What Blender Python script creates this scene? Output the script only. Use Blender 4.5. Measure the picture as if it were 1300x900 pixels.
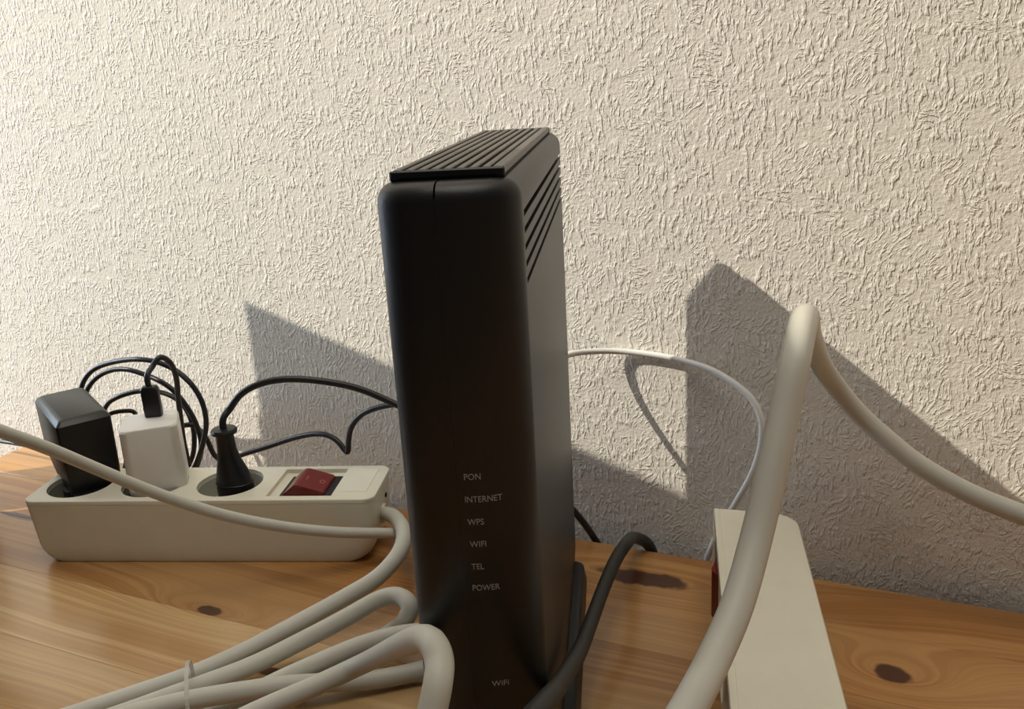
import bpy, bmesh, math, random
from mathutils import Vector, Matrix

for o in list(bpy.data.objects):
    bpy.data.objects.remove(o, do_unlink=True)
scene = bpy.context.scene
COL = scene.collection

# ------------------------------------------------------------------ camera
# metres; x runs along the wall to the right, y towards the wall, z up, table top at z = 0
def camera():
    yaw, pitch, roll = math.radians(25.3642), math.radians(17.0435), math.radians(3.3558)
    fw = Vector((-math.sin(yaw) * math.cos(pitch), math.cos(yaw) * math.cos(pitch), -math.sin(pitch)))
    rt = Vector((math.cos(yaw), math.sin(yaw), 0))
    up = rt.cross(fw)
    R = rt * math.cos(roll) - up * math.sin(roll)
    U = rt * math.sin(roll) + up * math.cos(roll)
    cd = bpy.data.cameras.new('camera')
    cd.sensor_width = 36.0
    cd.lens = 1135.57 / 1300 * 36.0
    cd.clip_start = 0.01
    co = bpy.data.objects.new('camera', cd)
    COL.objects.link(co)
    M = Matrix((R, U, -fw)).transposed().to_4x4()
    M.translation = Vector((0, 0, 0.28))
    co.matrix_world = M
    scene.camera = co
camera()

# ------------------------------------------------------------------ light
world = bpy.data.worlds.new('room_light')
scene.world = world
world.use_nodes = True
bg = world.node_tree.nodes['Background']
bg.inputs[0].default_value = (1.0, 0.92, 0.86, 1)
bg.inputs[1].default_value = 0.075

def light(name, kind, loc, target, energy, color, size=0.1, size_y=None):
    ld = bpy.data.lights.new(name, kind)
    ld.energy = energy
    ld.color = color
    if kind == 'AREA':
        ld.shape = 'RECTANGLE'
        ld.size = size
        ld.size_y = size_y or size
    else:
        ld.shadow_soft_size = size
    lo = bpy.data.objects.new(name, ld)
    COL.objects.link(lo)
    lo.location = loc
    lo.rotation_euler = (Vector(target) - Vector(loc)).to_track_quat('-Z', 'Y').to_euler()
    return lo
LAMP = Vector((-2.097, -0.676, 2.066))
light('ceiling_lamp', 'POINT', LAMP, (0, 0, 0), 425, (1.0, 0.935, 0.80), 0.012)
light('window_daylight', 'AREA', (-1.9, 0.26, 0.40), (-0.5, 0.38, 0.05), 34.0, (0.68, 0.83, 1.0), 0.7, 0.9)
light('ceiling_bounce', 'AREA', (0.0, 0.0, 2.2), (0.0, 0.0, 0.0), 17, (1.0, 0.94, 0.85), 1.3, 0.9)

vs = scene.view_settings
vs.view_transform = 'Standard'
vs.look = 'None'
vs.exposure = 0.0
vs.gamma = 1.0
vs.use_curve_mapping = False

# ------------------------------------------------------------------ node helper
class NT:
    def __init__(self, name):
        self.m = bpy.data.materials.new(name)
        self.m.use_nodes = True
        self.t = self.m.node_tree
        self.b = self.t.nodes['Principled BSDF']
    def n(self, kind, **kw):
        nd = self.t.nodes.new(kind)
        for k, v in kw.items():
            setattr(nd, k, v)
        return nd
    def put(self, sock, v):
        if hasattr(v, 'is_linked'):
            self.t.links.new(v, sock)
        else:
            sock.default_value = v
    def math(self, op, a, b=None, c=None, clamp=False):
        nd = self.n('ShaderNodeMath', operation=op)
        nd.use_clamp = clamp
        for i, v in enumerate((a, b, c)):
            if v is not None:
                self.put(nd.inputs[i], v)
        return nd.outputs[0]
    def vec(self, x, y, z):
        nd = self.n('ShaderNodeCombineXYZ')
        for i, v in enumerate((x, y, z)):
            self.put(nd.inputs[i], v)
        return nd.outputs[0]
    def noise(self, v, scale=1.0, detail=2.0, rough=0.5, dist=0.0):
        nd = self.n('ShaderNodeTexNoise')
        self.put(nd.inputs['Vector'], v)
        nd.inputs['Scale'].default_value = scale
        nd.inputs['Detail'].default_value = detail
        nd.inputs['Roughness'].default_value = rough
        nd.inputs['Distortion'].default_value = dist
        return nd.outputs[0]
    def step(self, v, a, b):
        nd = self.n('ShaderNodeMapRange', interpolation_type='SMOOTHSTEP')
        self.put(nd.inputs[0], v)
        nd.inputs[1].default_value = a
        nd.inputs[2].default_value = b
        return nd.outputs[0]
    def mix(self, f, a, b):
        nd = self.n('ShaderNodeMix', data_type='RGBA')
        self.put(nd.inputs[0], f)
        for s, v in ((nd.inputs[6], a), (nd.inputs[7], b)):
            self.put(s, v if hasattr(v, 'is_linked') else (v[0], v[1], v[2], 1))
        return nd.outputs[2]
    def fmix(self, f, a, b):
        nd = self.n('ShaderNodeMix', data_type='FLOAT')
        self.put(nd.inputs[0], f)
        self.put(nd.inputs[2], a)
        self.put(nd.inputs[3], b)
        return nd.outputs[0]
    def pos(self):
        g = self.n('ShaderNodeNewGeometry')
        s = self.n('ShaderNodeSeparateXYZ')
        self.t.links.new(g.outputs['Position'], s.inputs[0])
        return s.outputs
    def objpos(self):
        g = self.n('ShaderNodeTexCoord')
        return g.outputs['Object']
    def bump(self, h, strength, dist):
        nd = self.n('ShaderNodeBump')
        nd.inputs['Strength'].default_value = strength
        nd.inputs['Distance'].default_value = dist
        self.put(nd.inputs['Height'], h)
        self.t.links.new(nd.outputs[0], self.b.inputs['Normal'])
    def base(self, c):
        self.put(self.b.inputs['Base Color'], c if hasattr(c, 'is_linked') else (c[0], c[1], c[2], 1))
    def set(self, **kw):
        for k, v in kw.items():
            self.b.inputs[k.replace('_', ' ')].default_value = v

MATS = {}
def plastic(name, col, rough=0.4, spec=0.5, grain=0.0, gscale=900, mottle=0.06):
    t = NT(name)
    p = t.objpos()
    f = t.noise(p, 60, 3, 0.6)
    t.base(t.mix(f, [c * (1 - mottle) for c in col], [min(1, c * (1 + mottle)) for c in col]))
    t.set(Roughness=rough, Specular_IOR_Level=spec)
    if grain:
        t.bump(t.noise(p, gscale, 2, 0.6), grain, 0.0002)
    MATS[name] = t.m
    return t.m

def make_materials():
    # embossed wallpaper: short worm-like ridges, mostly upright, patches run across
    t = NT('embossed_wallpaper')
    x, y, z = t.pos()
    w1 = t.noise(t.vec(x, 0.0, z), 55, 2, 0.5)
    w2 = t.noise(t.vec(x, 3.0, z), 55, 2, 0.5)
    xw = t.math('ADD', x, t.math('MULTIPLY', t.math('SUBTRACT', w1, 0.5), 0.007))
    zw = t.math('ADD', z, t.math('MULTIPLY', t.math('SUBTRACT', w2, 0.5), 0.007))
    def strokes(ang, sa, sb, off):
        c, s = math.cos(ang), math.sin(ang)
        a = t.math('ADD', t.math('MULTIPLY', xw, c), t.math('MULTIPLY', zw, s))
        b = t.math('SUBTRACT', t.math('MULTIPLY', zw, c), t.math('MULTIPLY', xw, s))
        n = t.noise(t.vec(t.math('MULTIPLY', a, sa), off, t.math('MULTIPLY', b, sb)), 1.0, 2.5, 0.55)
        return t.step(n, 0.47, 0.62)
    up = strokes(0.08, 420, 150, 0.0)
    diag = strokes(-0.70, 560, 210, 7.0)
    flat = strokes(1.30, 600, 260, 13.0)
    m1 = t.step(t.noise(t.vec(x, 9.0, z), 45, 2, 0.5), 0.55, 0.62)
    m2 = t.step(t.noise(t.vec(x, 17.0, z), 50, 2, 0.5), 0.58, 0.64)
    calm = t.step(t.noise(t.vec(x, 23.0, z), 75, 2, 0.5), 0.36, 0.50)
    h = t.math('MULTIPLY', t.fmix(m2, t.fmix(m1, up, diag), flat), calm)
    grain = t.noise(t.vec(x, y, z), 520, 3, 0.65)
    h2 = t.math('ADD', h, t.math('MULTIPLY', grain, 1.0))
    big = t.noise(t.vec(x, 1.0, z), 5, 2, 0.5)
    t.base(t.mix(big, (0.79, 0.735, 0.645), (0.81, 0.76, 0.675)))
    t.set(Roughness=0.75, Specular_IOR_Level=0.25)
    t.bump(h2, 1.0, 0.00048)
    MATS['wall'] = t.m

    # lacquered pine
    t = NT('lacquered_pine')
    x, y, z = t.pos()
    info = t.n('ShaderNodeObjectInfo')
    rnd = t.math('MULTIPLY', info.outputs['Random'], 40.0)
    knots = [(-0.356, 0.3285, 0.0090, 0.0042), (-0.134, 0.4415, 0.026, 0.0085), (0.0015, 0.3987, 0.0085, 0.0085),
             (-0.290, 0.2955, 0.030, 0.0035), (-0.575, 0.377, 0.030, 0.0035), (0.13, 0.30, 0.009, 0.007), (-0.47, 0.20, 0.01, 0.008)]
    swirl, dark = 0.0, 0.0
    wob = t.math('MULTIPLY', t.math('SUBTRACT', t.noise(t.vec(x, y, rnd), 90, 2, 0.5), 0.5), 0.9)
    for kx, ky, rx, ry in knots:
        dx = t.math('MULTIPLY', t.math('SUBTRACT', x, kx), 1 / rx)
        dy = t.math('MULTIPLY', t.math('SUBTRACT', y, ky), 1 / ry)
        d2 = t.math('ADD', t.math('MULTIPLY', dx, dx), t.math('MULTIPLY', dy, dy))
        d = t.math('ADD', t.math('SQRT', d2), wob)
        dark = t.math('MAXIMUM', dark, t.math('SUBTRACT', 1.0, t.step(d, 0.78, 1.08)))
        far = t.math('ADD', t.math('MULTIPLY', t.math('MULTIPLY', dx, dx), 0.10), t.math('MULTIPLY', t.math('MULTIPLY', dy, dy), 0.30))
        fall = t.math('DIVIDE', 1.0, t.math('ADD', 1.0, far))
        if ry > 0.004:
            swirl = t.math('ADD', swirl, fall)
    slow = t.math('MULTIPLY', t.noise(t.vec(t.math('MULTIPLY', x, 2.5), t.math('MULTIPLY', y, 6.0), rnd), 1.0, 2, 0.5), 6.0)
    g = t.math('ADD', t.math('ADD', t.math('MULTIPLY', y, 120.0), t.math('MULTIPLY', swirl, 8.0)), slow)
    rings = t.noise(t.vec(t.math('MULTIPLY', x, 1.2), t.math('MULTIPLY', g, 1.5), rnd), 1.0, 3, 0.6)
    lines = t.noise(t.vec(t.math('MULTIPLY', x, 3.0), t.math('MULTIPLY', g, 5.0), rnd), 1.0, 2, 0.6)
    fine = t.noise(t.vec(t.math('MULTIPLY', x, 30.0), t.math('MULTIPLY', y, 1500.0), rnd), 1.0, 2, 0.6)
    tone = t.noise(t.vec(t.math('MULTIPLY', x, 4.0), t.math('MULTIPLY', y, 14.0), rnd), 1.0, 1, 0.5)
    c = t.mix(t.step(rings, 0.40, 0.60), (0.60, 0.325, 0.115), (0.40, 0.180, 0.048))
    c = t.mix(t.math('MULTIPLY', t.step(lines, 0.52, 0.66), 0.55), c, (0.30, 0.125, 0.032))
    c = t.mix(t.math('MULTIPLY', t.step(fine, 0.45, 0.75), 0.30), c, (0.34, 0.15, 0.042))
    c = t.mix(t.math('MULTIPLY', t.step(tone, 0.42, 0.68), 0.55), c, (0.62, 0.39, 0.17))
    c = t.mix(t.math('MULTIPLY', info.outputs['Random'], 0.30), c, (0.43, 0.195, 0.055))
    c = t.mix(t.math('MULTIPLY', dark, 0.93), c, (0.060, 0.018, 0.010))
    tint = t.n('ShaderNodeMix', data_type='RGBA', blend_type='MULTIPLY')
    tint.inputs[0].default_value = 1.0
    t.put(tint.inputs[6], c)
    t.put(tint.inputs[7], info.outputs['Color'])
    c = tint.outputs[2]
    t.base(c)
    t.set(Roughness=0.30, Specular_IOR_Level=0.5, Coat_Weight=0.35, Coat_Roughness=0.16)
    t.bump(fine, 0.12, 0.0003)
    MATS['wood'] = t.m

    t = NT('dark_floor_boards')
    x, y, z = t.pos()
    n = t.noise(t.vec(t.math('MULTIPLY', x, 3.0), t.math('MULTIPLY', y, 40.0), 0.0), 1.0, 3, 0.5)
    t.base(t.mix(n, (0.10, 0.06, 0.035), (0.20, 0.12, 0.07)))
    t.set(Roughness=0.5)
    MATS['floor'] = t.m

    plastic('white', (0.78, 0.745, 0.615), 0.38, 0.45, 0.08)
    plastic('cord_white', (0.56, 0.545, 0.475), 0.50, 0.4, 0.15, 1500)
    plastic('cord_thin', (0.72, 0.71, 0.68), 0.45, 0.4)
    plastic('white_charger', (0.78, 0.755, 0.70), 0.40, 0.45)
    plastic('socket', (0.50, 0.49, 0.41), 0.45, 0.4)  # recess shade painted in: a darker version of the strip's white
    plastic('black', (0.009, 0.009, 0.010), 0.38, 0.42, 0.25)
    plastic('router', (0.006, 0.006, 0.0068), 0.42, 0.45, 0.25, 1600)
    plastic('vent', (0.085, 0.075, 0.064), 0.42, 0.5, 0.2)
    plastic('cord_black', (0.014, 0.014, 0.016), 0.42, 0.5)
    plastic('cord_gray', (0.030, 0.029, 0.027), 0.55, 0.4)
    plastic('switch_red', (0.17, 0.012, 0.010), 0.25, 0.5)
    plastic('switch_mark', (0.40, 0.12, 0.09), 0.4, 0.4)
    plastic('ink', (0.36, 0.36, 0.35), 0.6, 0.3)
    plastic('blocker_gray', (0.16, 0.155, 0.15), 0.6, 0.3)
    plastic('blocker_dark_gray', (0.10, 0.10, 0.105), 0.5, 0.4)
    plastic('hole', (0.006, 0.006, 0.006), 0.7, 0.1)
    t = NT('metal_clip'); t.base((0.75, 0.72, 0.62)); t.set(Metallic=1.0, Roughness=0.3); MATS['metal'] = t.m
    t = NT('clear_tie'); t.base((0.62, 0.60, 0.54)); t.set(Roughness=0.35, Alpha=0.55); MATS['tie'] = t.m
make_materials()

# ------------------------------------------------------------------ object helpers
def link(name, me, mat, parent=None, smooth=False):
    o = bpy.data.objects.new(name, me)
    COL.objects.link(o)
    if not me.materials:
        me.materials.append(MATS[mat])
    if parent is not None:
        o.parent = parent
    if smooth:
        for p in me.polygons:
            p.use_smooth = True
    return o
def tag(o, label=None, cat=None, group=None, kind=None):
    for k, v in (('label', label), ('category', cat), ('group', group), ('kind', kind)):
        if v:
            o[k] = v
    return o
def thing(name, label, cat, loc=(0, 0, 0), rotz=0.0, group=None):
    o = bpy.data.objects.new(name, None)
    o.empty_display_size = 0.02
    COL.objects.link(o)
    o.location = loc
    o.rotation_euler = (0, 0, rotz)
    return tag(o, label, cat, group)
def to_mesh(bm, name):
    bmesh.ops.recalc_face_normals(bm, faces=bm.faces)
    me = bpy.data.meshes.new(name)
    bm.to_mesh(me)
    bm.free()
    return me
def loft(rings, name, cap=True):
    """rings: lists of points, equal counts"""
    bm = bmesh.new()
    vr = [[bm.verts.new(p) for p in r] for r in rings]
    n = len(rings[0])
    for a, b in zip(vr, vr[1:]):
        for i in range(n):
            bm.faces.new((a[i], a[(i + 1) % n], b[(i + 1) % n], b[i]))
    if cap:
        bm.faces.new(list(reversed(vr[0])))
        bm.faces.new(vr[-1])
    return to_mesh(bm, name)
def box(name, x0, x1, y0, y1, z0, z1, bev=0.0, seg=2):
    bm = bmesh.new()
    bmesh.ops.create_cube(bm, size=1.0)
    for v in bm.verts:
        v.co = Vector((x0 + (v.co.x + .5) * (x1 - x0), y0 + (v.co.y + .5) * (y1 - y0), z0 + (v.co.z + .5) * (z1 - z0)))
    if bev:
        bmesh.ops.bevel(bm, geom=list(bm.edges), offset=bev, segments=seg, affect='EDGES', profile=0.5)
    return to_mesh(bm, name)
def rrect(hx, hy, r, z, cx=0.0, cy=0.0, seg=5, rot=0.0):
    pts = []
    for sx, sy, a0 in ((1, 1, 0), (-1, 1, 90), (-1, -1, 180), (1, -1, 270)):
        for i in range(seg + 1):
            a = math.radians(a0 + 90 * i / seg)
            px, py = sx * (hx - r) + r * math.cos(a), sy * (hy - r) + r * math.sin(a)
            pts.append((cx + px * math.cos(rot) - py * math.sin(rot), cy + px * math.sin(rot) + py * math.cos(rot), z))
    return pts
def ellipse(a, b, z, cx=0.0, cy=0.0, n=28, rot=0.0):
    out = []
    for i in range(n):
        t = 2 * math.pi * i / n
        px, py = a * math.cos(t), b * math.sin(t)
        out.append((cx + px * math.cos(rot) - py * math.sin(rot), cy + px * math.sin(rot) + py * math.cos(rot), z))
    return out
def smooth_by_angle(me, deg=35):
    me.polygons.foreach_set('use_smooth', [True] * len(me.polygons))
    bm = bmesh.new(); bm.from_mesh(me)
    lim = math.radians(deg)
    for e in bm.edges:
        e.smooth = len(e.link_faces) == 2 and e.calc_face_angle(0) < lim
    bm.to_mesh(me); bm.free()
def boolean(me, cutters):
    """me minus the cutter meshes, evaluated to a plain mesh"""
    o = bpy.data.objects.new('work', me); COL.objects.link(o)
    tmp = []
    for c in cutters:
        co = bpy.data.objects.new('cutter', c); COL.objects.link(co); tmp.append(co)
        md = o.modifiers.new('b', 'BOOLEAN'); md.operation = 'DIFFERENCE'; md.object = co; md.solver = 'EXACT'
    dg = bpy.context.evaluated_depsgraph_get()
    out = bpy.data.meshes.new_from_object(o.evaluated_get(dg))
    for q in tmp + [o]:
        bpy.data.objects.remove(q, do_unlink=True)
    out.materials.clear()
    return out
def catmull(pts, n=10):
    P = [Vector(p) for p in pts]
    P = [P[0] * 2 - P[1]] + P + [P[-1] * 2 - P[-2]]
    out = []
    for i in range(1, len(P) - 2):
        p0, p1, p2, p3 = P[i - 1:i + 3]
        # centripetal parameters keep uneven spacing smooth
        t0 = 0.0
        t1 = t0 + max((p1 - p0).length, 1e-6) ** 0.5
        t2 = t1 + max((p2 - p1).length, 1e-6) ** 0.5
        t3 = t2 + max((p3 - p2).length, 1e-6) ** 0.5
        for k in range(n):
            t = t1 + (t2 - t1) * k / n
            a1 = p0 * ((t1 - t) / (t1 - t0)) + p1 * ((t - t0) / (t1 - t0))
            a2 = p1 * ((t2 - t) / (t2 - t1)) + p2 * ((t - t1) / (t2 - t1))
            a3 = p2 * ((t3 - t) / (t3 - t2)) + p3 * ((t - t2) / (t3 - t2))
            b1 = a1 * ((t2 - t) / (t2 - t0)) + a2 * ((t - t0) / (t2 - t0))
            b2 = a2 * ((t3 - t) / (t3 - t1)) + a3 * ((t - t1) / (t3 - t1))
            out.append(b1 * ((t2 - t) / (t2 - t1)) + b2 * ((t - t1) / (t2 - t1)))
    out.append(P[-2])
    return out
def relax(pts, it=6):
    for _ in range(it):
        pts = [pts[0]] + [(pts[i - 1] + pts[i] * 2 + pts[i + 1]) / 4 for i in range(1, len(pts) - 1)] + [pts[-1]]
    return pts
TABLE_X0, TABLE_BACK, WALL_Y = -0.697, 0.4727, 0.485
def tube(name, pts, r, n=10, sides=14, floor=True, it=6):
    path = relax(catmull(pts, n), it)
    if floor:
        path = [Vector((p.x, p.y, max(p.z, r * 0.98))) if (p.y < TABLE_BACK - 0.002 and p.x > TABLE_X0) else p for p in path]
    rings, nrm = [], None
    for i, p in enumerate(path):
        tg = (path[min(i + 1, len(path) - 1)] - path[max(i - 1, 0)]).normalized()
        if nrm is None:
            nrm = tg.orthogonal().normalized()
        nrm = (nrm - tg * nrm.dot(tg)).normalized()
        bn = tg.cross(nrm)
        rings.append([p + (nrm * math.cos(2 * math.pi * k / sides) + bn * math.sin(2 * math.pi * k / sides)) * r for k in range(sides)])
    me = loft(rings, name)
    smooth_by_angle(me, 60)
    return me
def at_parent(me, parent_loc, rotz):
    """world-space mesh into the local space of a parent standing at parent_loc"""
    M = (Matrix.Translation(Vector(parent_loc)) @ Matrix.Rotation(rotz, 4, 'Z')).inverted()
    me.transform(M)
    return me
def lettering(text, size, name='lettering'):
    cu = bpy.data.curves.new('t', 'FONT')
    cu.body = text; cu.size = size; cu.resolution_u = 3; cu.extrude = 0.00004
    o = bpy.data.objects.new('t', cu); COL.objects.link(o)
    dg = bpy.context.evaluated_depsgraph_get()
    me = bpy.data.meshes.new_from_object(o.evaluated_get(dg))
    bpy.data.objects.remove(o, do_unlink=True)
    me.materials.clear()
    return me

# ------------------------------------------------------------------ the setting
def build_room():
    w = link('wall_back', box('wall_back', -2.6, 1.8, WALL_Y, WALL_Y + 0.12, -0.75, 1.7), 'wall')
    tag(w, 'cream embossed wallpaper wall behind the pine table', None, None, 'structure')
    f = link('floor', box('floor', -2.6, 1.8, -1.6, WALL_Y + 0.12, -0.80, -0.75), 'floor')
    tag(f, 'dark floor under the pine table', None, None, 'structure')
build_room()

def build_table():
    t = thing('pine_table', 'lacquered knotty pine table top standing against the wallpapered wall', 'table', (0, 0, -0.75))
    x0, x1, th = TABLE_X0, 0.85, 0.026
    joints = [TABLE_BACK, 0.4280, 0.3765, 0.3245, 0.2702, 0.2180, 0.1660, 0.1140, 0.0620, 0.0100, -0.0420, -0.0940, -0.1460, -0.1980]
    tints = [(0.98, 0.95, 0.92), (1.02, 0.97, 0.92), (0.92, 0.92, 0.95), (1.20, 1.42, 1.75), (1.0, 1.05, 1.1), (0.95, 0.9, 0.9)]
    for i, (a, b) in enumerate(zip(joints, joints[1:])):
        g = 0.00004
        me = box('plank', x0, x1, b + g, a - g, 0.75 - th, 0.75, 0.00018, 1)
        pl = link('plank', me, 'wood', t)
        pl.color = tuple(v * 0.86 for v in tints[i % 6]) + (1.0,)
    for lx, ly in ((x0 + 0.06, 0.42), (x1 - 0.06, 0.42), (x0 + 0.06, -0.14), (x1 - 0.06, -0.14)):
        link('leg', box('leg', lx - 0.03, lx + 0.03, ly - 0.03, ly + 0.03, 0.0, 0.75 - th, 0.004), 'wood', t)
    link('apron', box('apron', x0 + 0.09, x1 - 0.09, 0.41, 0.43, 0.65, 0.75 - th, 0.001, 1), 'wood', t)
    link('apron', box('apron', x0 + 0.09, x1 - 0.09, -0.15, -0.13, 0.65, 0.75 - th, 0.001, 1), 'wood', t)
build_table()

# ------------------------------------------------------------------ router
ROUTER = ((-0.1259, 0.2246, 0.0), math.radians(18.3683))
def build_router():
    loc, rz = ROUTER
    W, D, H = 0.0438, 0.2224, 0.2530
    t = thing('router', 'tall black upright router with ribbed top vents and white indicator lettering', 'router', loc, rz)
    ls = -0.0022
    def arc(cx, cy, r, a0, a1, ins, n):
        return [(cx + max(r - ins, 0.0003) * math.cos(math.radians(a0 + (a1 - a0) * i / n)),
                 cy + max(r - ins, 0.0003) * math.sin(math.radians(a0 + (a1 - a0) * i / n))) for i in range(n + 1)]
    def half(side, ins, gap):
        # front is an elliptic bow of depth FA, the back corners are small arcs
        hw = W / 2
        th0 = math.asin(abs(ls + side * gap) / (hw - ins)) * (1 if side < 0 else -1)
        bow = []
        for i in range(17):
            th = th0 + (math.pi / 2 - th0) * i / 16
            bow.append((side * (hw - ins) * math.sin(th), FA - (FA - ins) * math.cos(th)))
        r = 0.004
        back = arc(side * (hw - r), D - r, r, 180 if side < 0 else 0, 90, ins, 5)
        return bow + back + [(ls + side * gap, D - ins)]
    FA = 0.013
    def front_k(l):
        return FA - FA * math.sqrt(max(0.0, 1 - (l / (W / 2)) ** 2))
    prof = [(0.0095, 0.003), (0.0105, 0.0015), (0.014, 0.0)]
    R = 0.0062
    prof += [(H - R + R * math.sin(a), R * (1 - math.cos(a)) * 0.95) for a in [math.radians(90 * i / 7) for i in range(8)]]
    shells = []
    for side in (-1, 1):
        rings = [[(x, y, z) for x, y in half(side, ins, 0.00030 if z > H - 0.0045 else 0.00002)] for z, ins in prof]
        me = loft(rings, 'shell')
        if side > 0:
            cut = []
            for zc in (0.2415, 0.2363, 0.2311, 0.2259, 0.2207):
                cut.append(box('c', W / 2 - 0.0075, W / 2 + 0.01, 0.0155, D + 0.01, zc - 0.0010, zc + 0.0010))
            # slots stop short of the back so that the ribs stay joined, only the side is cut through
            me = boolean(me, cut)
        smooth_by_angle(me, 38)
        shells.append(link('shell', me, 'router', t))
    # vent grille on top
    gx, g0, g1, zt = 0.0173, 0.0111, 0.2137, 0.2562
    bm_base = loft([rrect(gx, (g1 - g0) / 2, 0.0025, z, 0, (g0 + g1) / 2) for z in (0.2505, 0.2539)], 'vent_grille')
    gr = link('vent_grille', bm_base, 'hole', t)
    def bar(x0, x1, y0, y1):
        return link('slat', box('slat', x0, x1, y0, y1, 0.2530, zt, 0.0003, 1), 'vent', gr)
    n = 9
    pitch = 2 * gx / n
    first = None
    for i in range(n):
        xc = -gx + pitch * (i + 0.5)
        wd = pitch * (0.54 if i < n - 1 else 0.9)
        if i in (0, n - 1):
            bar(xc - wd / 2, xc + wd / 2, g0 + 0.001, g1 - 0.001)
        elif first is None:
            first = bar(xc - wd / 2, xc + wd / 2, g0 + 0.0012, g1 - 0.0012)
            x_first = xc
        else:
            o = first.copy(); COL.objects.link(o); o.parent = gr
            o.location = (xc - x_first, 0, 0)
    for ya, yb in ((g0, g0 + 0.0016), (g1 - 0.0016, g1)):
        o = link('end_bar', box('end_bar', -gx, gx, ya, yb, 0.2530, zt - 0.0002, 0.0004, 1), 'router', gr)
    # foot
    rings = [rrect(hx, hy, 0.006, z, 0, 0.1036 + 0.0) for hx, hy, z in ((0.0285, 0.1046, 0.0), (0.0285, 0.1046, 0.0045), (0.0272, 0.1036, 0.0118), (0.0262, 0.1026, 0.0125))]
    me = loft(rings, 'foot'); smooth_by_angle(me, 30)
    tag(link('foot', me, 'router', t), 'low black stand plate wider than the router body')
    # printed lettering on the front
    for txt, x, z, wd in (('PON', 0.0003, 0.1611, 0.0052), ('INTERNET', 0.0001, 0.1533, 0.0116), ('WPS', 0.0003, 0.1454, 0.0052),
                          ('WIFI', 0.0005, 0.1375, 0.0052), ('TEL', 0.0005, 0.1294, 0.0040), ('POWER', 0.0003, 0.1216, 0.0088), ('WiFi', 0.0043, 0.0846, 0.0056)):
        me = lettering(txt, 0.0030)
        xs = [v.co.x for v in me.vertices]
        sx = wd / (max(xs) - min(xs)); x_min = min(xs)
        for v in me.vertices:
            v.co = Vector(((v.co.x - x_min) * sx, v.co.y, v.co.z))
        me.transform(Matrix.Translation((x, -0.00005, z)) @ Matrix.Rotation(math.pi / 2, 4, 'X'))
        for v in me.vertices:
            v.co.y += front_k(v.co.x)
        link('lettering', me, 'ink', shells[1])
build_router()

# ------------------------------------------------------------------ power strips
SL, SW, SH = 0.2284, 0.0500, 0.0430
SOCK = (-0.0880, -0.0370, 0.0138)
def strip_body():
    def hl(z):
        r = 0.0125
        e = 0.1142 - 0.0045 * (1 - z / SH)
        if z < r:
            e -= r * (1 - math.sqrt(max(0.0, 1 - (1 - z / r) ** 2)))
        return e
    rings = []
    for z, ins, dw in ((0.0, 0.0, 0.0012), (0.0006, 0, 0.0006), (0.0015, 0, 0.0004), (0.003, 0, 0.0004), (0.005, 0, 0.0003), (0.0075, 0, 0.0003), (0.0100, 0, 0.0003), (0.0125, 0, 0.0003),
                   (0.0398, 0, 0.0), (0.0399, 0.0003, 0.0), (0.0402, 0.0003, 0.0), (0.0403, 0.0, 0.0), (0.0424, 0.0, 0), (0.0428, 0.0002, 0), (0.0430, 0.0006, 0)):
        rings.append(rrect(hl(z) - ins, SW / 2 - dw - ins, 0.0075, z, seg=6))
    me = loft(rings, 'body')
    cut = [loft([ellipse(0.0208, 0.0208, z, x, 0.001, 44) for z in (0.0265, 0.06)], 'c') for x in SOCK]
    cut.append(box('c', 0.0450, 0.0865, -0.0195, 0.0200, 0.0402, 0.06, 0.0))
    cut.append(box('c', 0.0510, 0.0848, -0.0165, 0.0145, 0.0300, 0.06, 0.0))
    me = boolean(me, cut)
    smooth_by_angle(me, 32)
    return me
STRIP_BODY = strip_body()
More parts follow.
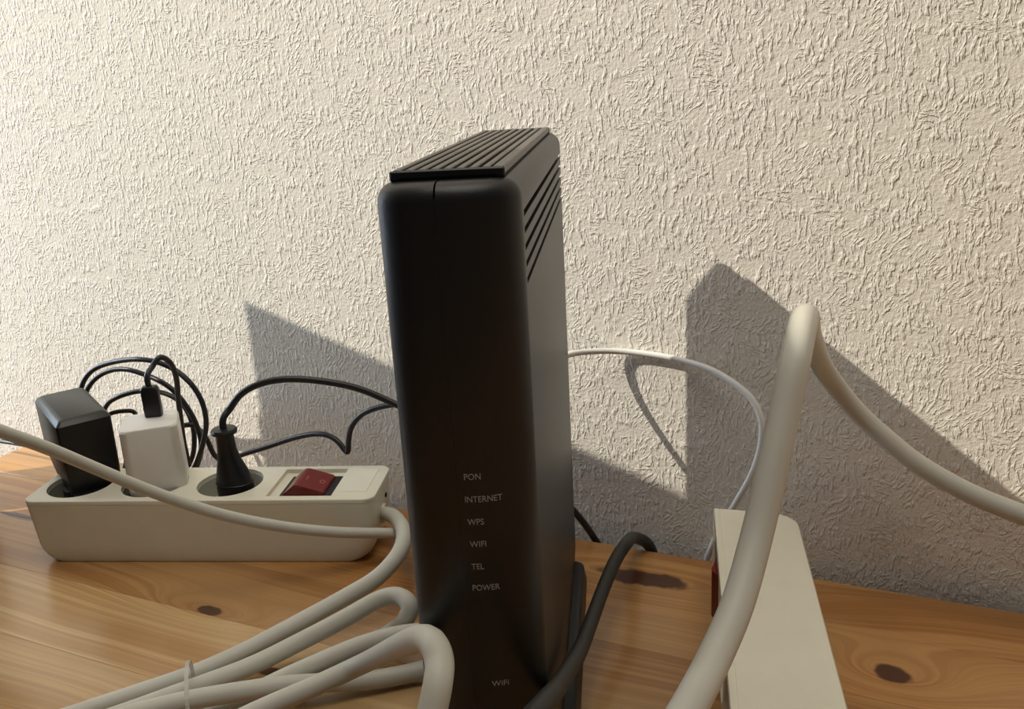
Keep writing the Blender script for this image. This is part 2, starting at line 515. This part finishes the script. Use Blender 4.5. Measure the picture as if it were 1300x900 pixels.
def make_strip(name, label, loc, rotz, lift=1.0):
    t = thing(name, label, 'power strip', loc, rotz, 'power strips on the table')
    link('body', STRIP_BODY, 'white', t)
    for x in SOCK:
        rings = [ellipse(r, r, z, x, 0.001, 40) for r, z in ((0.02075, 0.0405), (0.0204, 0.0405), (0.0203, 0.0275), (0.0030, 0.0272))]
        me = loft(rings, 'socket', cap=False); smooth_by_angle(me, 40)
        s = link('socket', me, 'socket', t)
        for dx, dy in ((0.0095, 0.0), (-0.0095, 0.0)):
            link('pin_hole', loft([ellipse(0.0025, 0.0025, z, x + dx, 0.001 + dy, 14) for z in (0.0268, 0.0276)], 'pin_hole'), 'hole', s)
        for sy in (1, -1):
            link('earth_clip', box('earth_clip', x - 0.002, x + 0.002, 0.001 + sy * 0.0186 - 0.0009, 0.001 + sy * 0.0186 + 0.0009, 0.027, 0.0385, 0.0004, 1), 'metal', s)
    # rocker switch in its black bezel
    bz = link('switch_bezel', box('switch_bezel', 0.0510, 0.0848, -0.0165, 0.0145, 0.0302, 0.0405, 0.0004, 1), 'black', t)
    prof = [(0.0535, 0.0395), (0.0535, 0.0412), (0.0610, 0.0472), (0.0635, 0.0474), (0.0795, 0.0424), (0.0800, 0.0395)]
    prof = [(x, 0.0395 + (z - 0.0395) * lift) for x, z in prof]
    bm = bmesh.new()
    a = [bm.verts.new((x, -0.0142, z)) for x, z in prof]
    b = [bm.verts.new((x, 0.0122, z)) for x, z in prof]
    n = len(prof)
    for i in range(n):
        bm.faces.new((a[i], a[(i + 1) % n], b[(i + 1) % n], b[i]))
    bm.faces.new(a); bm.faces.new(list(reversed(b)))
    bmesh.ops.bevel(bm, geom=list(bm.edges), offset=0.0004, segments=2, affect='EDGES')
    rk = link('rocker', to_mesh(bm, 'rocker'), 'switch_red', t)
    tag(rk, 'red rocker switch marked I and O')
    # I and O marks lie on the sloping face
    (xa, za), (xb, zb) = prof[3], prof[4]
    sl = math.atan2(zb - za, xb - xa)
    def on_slope(me, x):
        me.transform(Matrix.Translation((x, -0.001, za + (x - xa) * (zb - za) / (xb - xa) + 0.00006)) @ Matrix.Rotation(-sl, 4, 'Y'))
        link('switch_mark', me, 'switch_mark', rk)
    on_slope(loft([[(0.0017 * f * math.cos(q), 0.0024 * f * math.sin(q), zz) for q in [2 * math.pi * i / 24 for i in range(24)]] for f, zz in ((1.0, 0), (1.0, 0.0001), (0.66, 0.0001), (0.66, 0))], 'switch_mark', cap=False), 0.0755)
    on_slope(box('switch_mark', -0.0003, 0.0003, -0.0024, 0.0024, 0, 0.0001), 0.0662)
    # raised rating plate beside the switch and the screw hole in the end
    link('rating_plate', box('rating_plate', 0.0905, 0.1075, -0.0145, 0.0190, 0.0425, 0.0433, 0.0003, 1), 'white', t)
    sc = loft([[(xx, 0.008 + r * math.cos(q), 0.030 + r * math.sin(q)) for q in [2 * math.pi * i / 16 for i in range(16)]] for xx, r in ((0.1085, 0.0016), (0.1134, 0.0016))], 'screw_hole')
    link('screw_hole', sc, 'hole', t)
    gl = loft([[(xx, r * math.cos(q), 0.021 + r * math.sin(q)) for q in [2 * math.pi * i / 20 for i in range(20)]] for xx, r in ((0.105, 0.0062), (0.1132, 0.0062), (0.1140, 0.0056))], 'cord_grommet')
    smooth_by_angle(gl, 40)
    link('cord_grommet', gl, 'white', t)
    return t
S_LOC, S_ROT = (-0.4073, 0.3934, 0.0), math.radians(18.7816)
strip = make_strip('power_strip', 'cream three-socket power strip with red switch holding a black adapter and charger', S_LOC, S_ROT)

# second strip lies on its long side, sockets turned left, switch end at the wall
r2 = math.radians(14.324)
s2, d2 = Vector((math.cos(r2), math.sin(r2), 0)), Vector((-math.sin(r2), math.cos(r2), 0))
strip2 = make_strip('power_strip', 'cream power strip lying on its side with bare flank up, beside the black router', (0, 0, 0), 0, 0.78)
M2 = Matrix((d2, Vector((0, 0, -1)), -s2)).transposed().to_4x4()
M2.translation = Vector((-0.0954, 0.4497, 0.0251)) + s2 * SH - d2 * (SL / 2)
strip2.matrix_world = M2

# ------------------------------------------------------------------ cords
CORD = {
    'strip_cord': [(-0.3160, 0.4245, 0.0210), (-0.2966, 0.4281, 0.0220), (-0.2788, 0.4138, 0.0260), (-0.2620, 0.3922, 0.0300), (-0.2546, 0.3729, 0.0300), (-0.2565, 0.3549, 0.0260), (-0.2683, 0.3411, 0.0200), (-0.2841, 0.3195, 0.0140), (-0.3021, 0.2903, 0.0090), (-0.3156, 0.2709, 0.0070), (-0.3326, 0.2515, 0.0055), (-0.3515, 0.2266, 0.0055), (-0.3713, 0.2008, 0.0055), (-0.3728, 0.1768, 0.0080), (-0.3482, 0.1653, 0.0140), (-0.3370, 0.1858, 0.0160), (-0.3265, 0.2125, 0.0160), (-0.3150, 0.2366, 0.0130), (-0.3046, 0.2600, 0.0100), (-0.2877, 0.2854, 0.0100), (-0.2732, 0.3051, 0.0140), (-0.2548, 0.3217, 0.0220), (-0.2405, 0.3342, 0.0290), (-0.2305, 0.3359, 0.0310), (-0.2224, 0.3322, 0.0290), (-0.2256, 0.3307, 0.0210), (-0.2345, 0.3329, 0.0120), (-0.2439, 0.3300, 0.0060), (-0.2528, 0.3155, 0.0050), (-0.2649, 0.2923, 0.0050), (-0.2811, 0.2652, 0.0050), (-0.3035, 0.2378, 0.0050), (-0.3257, 0.2133, 0.0050), (-0.3433, 0.1879, 0.0060), (-0.3460, 0.1662, 0.0100), (-0.3294, 0.1553, 0.0180), (-0.3192, 0.1740, 0.0220), (-0.3173, 0.1982, 0.0220), (-0.3132, 0.2187, 0.0200), (-0.3000, 0.2373, 0.0180), (-0.2871, 0.2484, 0.0180), (-0.2710, 0.2615, 0.0170), (-0.2557, 0.2761, 0.0140), (-0.2398, 0.2908, 0.0090), (-0.2255, 0.3027, 0.0060), (-0.2104, 0.3147, 0.0060), (-0.2002, 0.3221, 0.0080), (-0.1957, 0.3277, 0.0130), (-0.2020, 0.3295, 0.0180), (-0.2132, 0.3244, 0.0210), (-0.2250, 0.3189, 0.0200), (-0.2398, 0.3092, 0.0170), (-0.2540, 0.2924, 0.0145), (-0.2710, 0.2795, 0.0080), (-0.2817, 0.2606, 0.0060), (-0.2900, 0.2388, 0.0060), (-0.2995, 0.2120, 0.0080), (-0.2957, 0.1832, 0.0180), (-0.2711, 0.1651, 0.0280), (-0.2538, 0.1793, 0.0320), (-0.2532, 0.2149, 0.0300), (-0.2481, 0.2416, 0.0260), (-0.2333, 0.2665, 0.0260), (-0.2189, 0.2804, 0.0307), (-0.1745, 0.2465, 0.0733), (-0.1525, 0.2262, 0.0953), (-0.1365, 0.2109, 0.1098), (-0.1284, 0.2033, 0.1135), (-0.1251, 0.1995, 0.1113), (-0.1228, 0.1938, 0.1085), (-0.1229, 0.1891, 0.1016), (-0.1238, 0.1827, 0.0910), (-0.1294, 0.1787, 0.0665), (-0.1492, 0.1858, 0.0200), (-0.1660, 0.1798, 0.0055), (-0.1869, 0.1683, 0.0055)],
    'white_cord': [(-0.3992, 0.2314, 0.1552), (-0.3973, 0.2594, 0.1327), (-0.3935, 0.2788, 0.1162), (-0.3877, 0.2984, 0.0976), (-0.3717, 0.3212, 0.0744), (-0.3513, 0.3437, 0.0541), (-0.3277, 0.3669, 0.0384), (-0.3057, 0.3887, 0.0274), (-0.2851, 0.4077, 0.0206), (-0.2722, 0.4180, 0.0159), (-0.2530, 0.4270, 0.0080), (-0.2339, 0.4317, 0.0035), (-0.2147, 0.4362, 0.0035)],
    'thin_white': [(-0.1925, 0.4360, 0.1230), (-0.1884, 0.4490, 0.1239), (-0.1827, 0.4620, 0.1260), (-0.1710, 0.4740, 0.1252), (-0.1565, 0.4815, 0.1240), (-0.1330, 0.4820, 0.1228), (-0.1191, 0.4815, 0.1207), (-0.1050, 0.4790, 0.1184), (-0.0909, 0.4750, 0.1130), (-0.0793, 0.4710, 0.1053), (-0.0735, 0.4680, 0.0941), (-0.0734, 0.4670, 0.0806), (-0.0778, 0.4680, 0.0630), (-0.0868, 0.4710, 0.0422), (-0.0963, 0.4750, 0.0220), (-0.1024, 0.4780, 0.0063), (-0.1058, 0.4790, -0.0055), (-0.1066, 0.4790, -0.0302), (-0.1063, 0.4790, -0.0754)],
    'foreground': [(-0.1114, 0.1581, 0.0055), (-0.1018, 0.1823, 0.0120), (-0.0668, 0.1646, 0.0874), (-0.0554, 0.1828, 0.1048), (-0.0500, 0.2007, 0.1122), (-0.0466, 0.2211, 0.1166), (-0.0434, 0.2392, 0.1245), (-0.0413, 0.2561, 0.1372), (-0.0392, 0.2684, 0.1535), (-0.0371, 0.2818, 0.1730), (-0.0357, 0.2930, 0.1871), (-0.0361, 0.3123, 0.1934), (-0.0380, 0.3379, 0.1894), (-0.0412, 0.3726, 0.1768), (-0.0427, 0.4114, 0.1569), (-0.0390, 0.4462, 0.1314), (-0.0240, 0.4601, 0.1070), (-0.0063, 0.4608, 0.0914), (0.0072, 0.4594, 0.0820), (0.0312, 0.4577, 0.0706), (0.0539, 0.4558, 0.0640), (0.0867, 0.4515, 0.0567), (0.1356, 0.4461, 0.0406), (0.1900, 0.4364, 0.0043)],
    'gray': [(-0.1384, 0.4790, -0.0369), (-0.1386, 0.4790, -0.0118), (-0.1394, 0.4785, -0.0028), (-0.1412, 0.4730, 0.0057), (-0.1441, 0.4630, 0.0132), (-0.1349, 0.4149, 0.0365), (-0.1361, 0.4021, 0.0347), (-0.1349, 0.3787, 0.0323), (-0.1303, 0.3466, 0.0336), (-0.1230, 0.3124, 0.0421), (-0.1096, 0.2614, 0.0674), (-0.1044, 0.2386, 0.0784), (-0.0992, 0.2174, 0.0905), (-0.0981, 0.1944, 0.0963), (-0.1057, 0.1844, 0.0841), (-0.1143, 0.1724, 0.0607), (-0.1354, 0.1803, 0.0050)],
    'euro_cord': [(-0.3967, 0.4020, 0.0722), (-0.3943, 0.4020, 0.0778), (-0.3925, 0.4020, 0.0839), (-0.3902, 0.4040, 0.0920), (-0.3838, 0.4080, 0.1007), (-0.3711, 0.4130, 0.1075), (-0.3548, 0.4200, 0.1097), (-0.3356, 0.4300, 0.1066), (-0.3167, 0.4400, 0.1002), (-0.2968, 0.4480, 0.0893), (-0.2667, 0.4530, 0.0753), (-0.2274, 0.4590, 0.0527), (-0.1985, 0.4640, 0.0353), (-0.1857, 0.4700, 0.0204), (-0.1752, 0.4780, -0.0024), (-0.1700, 0.4790, -0.0126), (-0.1698, 0.4790, -0.0435)],
    'adapter_cord': [(-0.5674, 0.4250, 0.0401), (-0.5650, 0.4320, 0.0629), (-0.5611, 0.4360, 0.0819), (-0.5522, 0.4400, 0.0924), (-0.5326, 0.4420, 0.0995), (-0.5019, 0.4420, 0.1043), (-0.4807, 0.4440, 0.1007), (-0.4663, 0.4460, 0.0913), (-0.4582, 0.4480, 0.0766), (-0.4566, 0.4480, 0.0594), (-0.4610, 0.4460, 0.0433), (-0.4691, 0.4430, 0.0262), (-0.4887, 0.4400, 0.0026), (-0.5232, 0.4360, -0.0105), (-0.5590, 0.4340, 0.0016), (-0.5724, 0.4360, 0.0350), (-0.5663, 0.4410, 0.0722), (-0.5553, 0.4460, 0.0853), (-0.5341, 0.4490, 0.0923), (-0.5088, 0.4490, 0.0896), (-0.4875, 0.4490, 0.0824), (-0.4773, 0.4510, 0.0694), (-0.4715, 0.4530, 0.0528), (-0.4697, 0.4520, 0.0348), (-0.4822, 0.4490, 0.0123), (-0.5155, 0.4450, -0.0070), (-0.5521, 0.4430, 0.0018), (-0.5649, 0.4450, 0.0323), (-0.5556, 0.4480, 0.0613), (-0.5433, 0.4520, 0.0687), (-0.5211, 0.4550, 0.0742), (-0.4999, 0.4570, 0.0730), (-0.4875, 0.4590, 0.0649), (-0.4815, 0.4590, 0.0462), (-0.4872, 0.4570, 0.0209), (-0.5017, 0.4550, 0.0101), (-0.5032, 0.4530, 0.0302), (-0.4877, 0.4520, 0.0501), (-0.4766, 0.4550, 0.0514), (-0.4705, 0.4590, 0.0406), (-0.4687, 0.4620, 0.0257), (-0.4616, 0.4640, 0.0207), (-0.4453, 0.4640, 0.0279), (-0.4173, 0.4630, 0.0386), (-0.3869, 0.4620, 0.0506), (-0.3654, 0.4610, 0.0553), (-0.3534, 0.4600, 0.0524), (-0.3453, 0.4590, 0.0446), (-0.3425, 0.4580, 0.0540), (-0.3374, 0.4560, 0.0656), (-0.3260, 0.4560, 0.0769), (-0.3028, 0.4570, 0.0849), (-0.2648, 0.4520, 0.0911), (-0.2130, 0.4480, 0.0935), (-0.2055, 0.4370, 0.0930)],
    'left_cord': [(-0.8648, 0.4550, 0.0038), (-0.7622, 0.4550, 0.0096), (-0.7000, 0.4550, 0.0119), (-0.6523, 0.4520, 0.0133), (-0.6159, 0.4480, 0.0113), (-0.5949, 0.4500, -0.0005), (-0.5675, 0.4550, -0.0071), (-0.5576, 0.4580, 0.0112), (-0.5446, 0.4600, 0.0386), (-0.5402, 0.4600, 0.0533), (-0.5476, 0.4550, 0.0551), (-0.5547, 0.4500, 0.0542), (-0.5818, 0.4480, 0.0390)],
    'usb_cord': [(-0.4464, 0.4000, 0.1163), (-0.4445, 0.4060, 0.1215), (-0.4439, 0.4130, 0.1156), (-0.4482, 0.4200, 0.1020), (-0.4563, 0.4260, 0.0851), (-0.4614, 0.4300, 0.0698), (-0.4648, 0.4320, 0.0497), (-0.4659, 0.4340, 0.0293)],
}
sc = link('power_cord', at_parent(tube('power_cord', CORD['strip_cord'], 0.0046, 8), S_LOC, S_ROT), 'cord_white', strip)
# clear twist tie round the bundle
def build_tie():
    c = Vector((-0.2978, 0.2547, 0.0125))
    along = Vector((0.7469, 0.6649, 0)).normalized()
    side = Vector((along.y, -along.x, 0))
    rings = []
    for i in range(36):
        a = 2 * math.pi * i / 36
        rad = side * (math.cos(a) * 0.0196) + Vector((0, 0, 1)) * (math.sin(a) * 0.0122 + (0.0008 if math.sin(a) > 0 else 0))
        out = rad.normalized()
        p = c + rad
        rings.append([p + along * 0.0009 + out * 0.0003, p - along * 0.0009 + out * 0.0003, p - along * 0.0009 - out * 0.0003, p + along * 0.0009 - out * 0.0003])
    rings.append(rings[0])
    me = loft(rings, 'cable_tie', cap=False)
    o = link('cable_tie', at_parent(me, S_LOC, S_ROT), 'tie', sc)
build_tie()
# the second strip's own short cord drops behind the table edge
e2 = M2 @ Vector((0.112, 0, 0.021))
me = tube('power_cord', [e2, e2 + d2 * 0.006, e2 + d2 * 0.012 + Vector((0, 0, -0.004)), Vector((e2.x, 0.479, 0.004)), Vector((e2.x, 0.479, -0.03)), Vector((e2.x, 0.479, -0.14))], 0.0040, floor=False)
me.transform(M2.inverted())
link('power_cord', me, 'cord_white', strip2)

def loose(name, key, r, mat, label, cat='cable'):
    pts = CORD[key]
    o = link(name, tube(name, pts, r), mat)
    return tag(o, label, cat)
loose('cable', 'white_cord', 0.0033, 'cord_white', 'slim cream cord hanging across the front of the switched power strip')
loose('cable', 'thin_white', 0.0018, 'cord_thin', 'thin white fibre cord arching against the wallpaper beside the router')
loose('power_cable', 'foreground', 0.0051, 'cord_white', 'thick cream cable rearing up in a hairpin over the sideways power strip')
loose('cable', 'gray', 0.0035, 'cord_gray', 'dark gray cord arching from the table edge to the router front')
loose('cable', 'left_cord', 0.0017, 'cord_black', 'thin black cord running off behind the black adapter')

# ------------------------------------------------------------------ things plugged into the strip
def sw(l, k, z):
    c, s = math.cos(S_ROT), math.sin(S_ROT)
    return Vector((S_LOC[0] + l * c - k * s, S_LOC[1] + l * s + k * c, z))
def build_adapter():
    f = sw(-0.0865, -0.0145, 0.043)
    e1l, e2l = Vector((-0.678, 0.735)), Vector((0.735, 0.678))     # strip frame: long side, short side
    rz = S_ROT + math.atan2(e2l.y, e2l.x)
    t = thing('power_adapter', 'boxy matt black power adapter in the end socket of the strip', 'adapter', f, rz)
    A, B, H = 0.033, 0.072, 0.0485
    rings = []
    for z, ins in ((-0.004, 0.003), (-0.002, 0.0012), (0.010, 0.0004), (H - 0.0038, 0.0), (H - 0.0010, 0.0022), (H, 0.0042)):
        y1 = B if z > 0.009 else B * 0.72
        rings.append(rrect(A / 2 - ins, y1 / 2 - ins, 0.0022, z, A / 2, y1 / 2, seg=3))
    me = loft(rings, 'housing'); smooth_by_angle(me, 25)
    link('housing', me, 'black', t)
    link('plug_collar', loft([ellipse(r, r, z, A / 2, 0.020, 30) for r, z in ((0.0175, -0.0155), (0.0178, -0.0035))], 'plug_collar'), 'black', t)
    me = tube('cord', CORD['adapter_cord'], 0.0019, 8, 10)
    link('cord', at_parent(me, f, rz), 'cord_black', t)
build_adapter()

def build_charger():
    c = sw(-0.0355, 0.0045, 0.043)
    rz = S_ROT + math.radians(24)
    t = thing('usb_charger', 'white chamfered USB charger block in the middle socket of the strip', 'charger', c, rz)
    H = 0.0425
    rings = [rrect(0.0178 - i, 0.0170 - i, 0.0058, z, seg=4) for z, i in ((-0.006, 0.0012), (-0.004, 0.0004), (0.002, 0.0), (H - 0.0016, 0.0003), (H - 0.0005, 0.0009), (H, 0.0020))]
    me = loft(rings, 'housing'); smooth_by_angle(me, 30)
    link('housing', me, 'white_charger', t)
    link('plug_collar', loft([ellipse(0.0168, 0.0168, z, 0.001, -0.002, 30) for z in (-0.0155, -0.005)], 'plug_collar'), 'white_charger', t)
    link('usb_port', box('usb_port', -0.001, 0.007, 0.0041, 0.0085, H - 0.004, H + 0.0001), 'hole', t)
    # cable plugged into it
    b = Vector((-0.4443, 0.3929, 0.043 + H))
    u = thing('usb_cable', 'black USB cable standing in the top of the white charger block', 'cable', b, rz - math.radians(12))
    me = loft([rrect(hx, hy, 0.0016, z, seg=3) for hx, hy, z in ((0.0052, 0.0032, 0.0002), (0.0054, 0.0034, 0.0012), (0.0054, 0.0034, 0.0185), (0.0046, 0.0028, 0.0200), (0.0040, 0.0024, 0.0205))], 'plug')
    smooth_by_angle(me, 30)
    link('plug', me, 'black', u)
    link('plug_tip', box('plug_tip', -0.0045, 0.0045, -0.0026, 0.0026, -0.003, 0.0006), 'metal', u)
    pts = [b + Vector((0, 0, 0.018)), b + Vector((-0.0012, 0.001, 0.027))] + [Vector(p) for p in CORD['usb_cord']]
    me = tube('cord', pts, 0.0019, 8, 10)
    link('cord', at_parent(me, b, rz - math.radians(12)), 'cord_black', u)
    # hook and loop strap that gathers the coil
    me = box('strap', -0.0012, 0.0012, -0.0005, 0.0005, -0.0085, 0.0085, 0.0003, 1)
    me.transform(Matrix.Translation((-0.4475, 0.4240, 0.1020)) @ Matrix.Rotation(math.radians(-52), 4, 'Y'))
    link('strap', at_parent(me, b, rz - math.radians(12)), 'cord_black', u)
build_charger()

def build_plug():
    c = sw(0.0160, -0.001, 0.043)
    rz = S_ROT
    t = thing('mains_plug', 'black tapered mains plug with a flanged neck beside the red switch', 'plug', c, rz)
    rings = []
    for a, b2, z, ox in ((0.0118, 0.0085, -0.0155, 0.002), (0.0122, 0.0090, -0.004, 0.002), (0.0118, 0.0088, 0.003, 0.0018), (0.0098, 0.0078, 0.010, 0.0012), (0.0074, 0.0066, 0.017, 0.0004),
                         (0.0060, 0.0058, 0.024, 0.0), (0.0054, 0.0054, 0.0335, 0.0), (0.0058, 0.0058, 0.0346, 0.0), (0.0080, 0.0080, 0.0352, 0.0), (0.0082, 0.0082, 0.0368, 0.0), (0.0074, 0.0074, 0.0380, 0.0), (0.0030, 0.0030, 0.0384, 0.0)):
        rings.append(ellipse(a, b2, z, ox, 0.0, 28))
    me = loft(rings, 'plug_body'); smooth_by_angle(me, 40)
    link('plug_body', me, 'black', t)
    for k in range(5):
        z = 0.0015 + k * 0.0028
        a = 0.0119 - 0.0021 * max(0, k - 0.6)
        link('grip_rib', loft([ellipse(a + d_, a * 0.74 + d_, z + dz, 0.0017 - 0.0003 * k, 0, 24) for d_, dz in ((-0.0004, -0.0006), (0.0004, 0), (-0.0004, 0.0006))], 'grip_rib'), 'black', t)
    pts = [c + Vector((0, 0, 0.034)), c + Vector((0.0, 0.0005, 0.044))] + [Vector(p) for p in CORD['euro_cord'][3:]]
    link('cord', at_parent(tube('cord', pts, 0.0022, 8, 12), c, rz), 'cord_black', t)
build_plug()

# ------------------------------------------------------------------ unseen display shape added at the left to cast the wall shadow
def build_blocker_display():
    a, b = Vector((-0.6544, 0.3350, 0)), Vector((-0.4535, 0.2795, 0))
    ex = (b - a).normalized()
    mid = (a + b) / 2
    rz = math.atan2(ex.y, ex.x)
    t = thing('blocker_display', 'unseen black display shape added at the left table end to block light', 'light blocker', (mid.x, mid.y, 0), rz)
    w = (b - a).length / 2
    me = box('panel', -w, w, -0.012, 0.0, 0.060, 0.3897, 0.0015); smooth_by_angle(me, 30)
    link('panel', me, 'black', t)
    link('blocker_screen', box('blocker_screen', -w + 0.008, w - 0.008, -0.0124, -0.0118, 0.070, 0.382), 'hole', t)
    link('stalk', loft([rrect(0.038, 0.005, 0.003, z, -0.062, 0.004) for z in (0.006, 0.300)], 'stalk'), 'black', t)
    link('foot', loft([rrect(hx, hy, 0.010, z, -0.062, -0.006) for hx, hy, z in ((0.038, 0.032, 0.0), (0.038, 0.032, 0.005), (0.035, 0.029, 0.008))], 'foot'), 'black', t)
build_blocker_display()

def build_blocker_speaker():  # unseen speaker shape, added to keep lamp light off the table end
    t = thing('blocker_speaker', 'unseen black speaker shape added at the table end to block light', 'speaker', (-0.6745, 0.372, 0), 0)
    me = box('cabinet', -0.0215, 0.0215, -0.033, 0.033, 0.0, 0.128, 0.003); smooth_by_angle(me, 30)
    link('cabinet', me, 'black', t)
    link('blocker_grille', box('blocker_grille', -0.018, 0.018, -0.0345, -0.032, 0.006, 0.122, 0.001, 1), 'blocker_dark_gray', t)
build_blocker_speaker()

# ------------------------------------------------------------------ unseen tower and box added on the near left to block the lamp
def build_blocker_tower():
    t = thing('blocker_tower', 'unseen dark gray tower shape added on the left to block light', 'computer', (-0.588, -0.020, 0), 0)
    me = box('case', -0.102, 0.102, -0.135, 0.135, 0.008, 0.605, 0.004); smooth_by_angle(me, 30)
    link('case', me, 'blocker_dark_gray', t)
    link('front_panel', box('front_panel', -0.098, 0.098, -0.142, -0.133, 0.014, 0.597, 0.003), 'black', t)
    link('blocker_button', loft([[(0.07 + r * math.cos(q), yy, 0.565 + r * math.sin(q)) for q in [2 * math.pi * i / 20 for i in range(20)]] for yy, r in ((-0.140, 0.007), (-0.1440, 0.007), (-0.1445, 0.0062))], 'blocker_button'), 'blocker_dark_gray', t)
    for sx in (-0.08, 0.08):
        for sy in (-0.11, 0.11):
            link('foot', loft([ellipse(0.012, 0.012, z, sx, sy, 20) for z in (0.0, 0.010)], 'foot'), 'hole', t)
build_blocker_tower()
def build_blocker_box():
    t = thing('blocker_box', 'unseen gray lidded box added between the other blockers to block light', 'box', (-0.573, 0.190, 0), 0)
    me = loft([rrect(hx, hy, 0.008, z) for hx, hy, z in ((0.104, 0.054, 0.0), (0.106, 0.056, 0.002), (0.112, 0.060, 0.345))], 'box_body'); smooth_by_angle(me, 30)
    link('box_body', me, 'blocker_gray', t)
    me = loft([rrect(hx, hy, 0.010, z) for hx, hy, z in ((0.116, 0.064, 0.335), (0.116, 0.064, 0.372), (0.114, 0.062, 0.374))], 'lid'); smooth_by_angle(me, 30)
    link('lid', me, 'blocker_gray', t)
build_blocker_box()
bpy.context.view_layer.update()
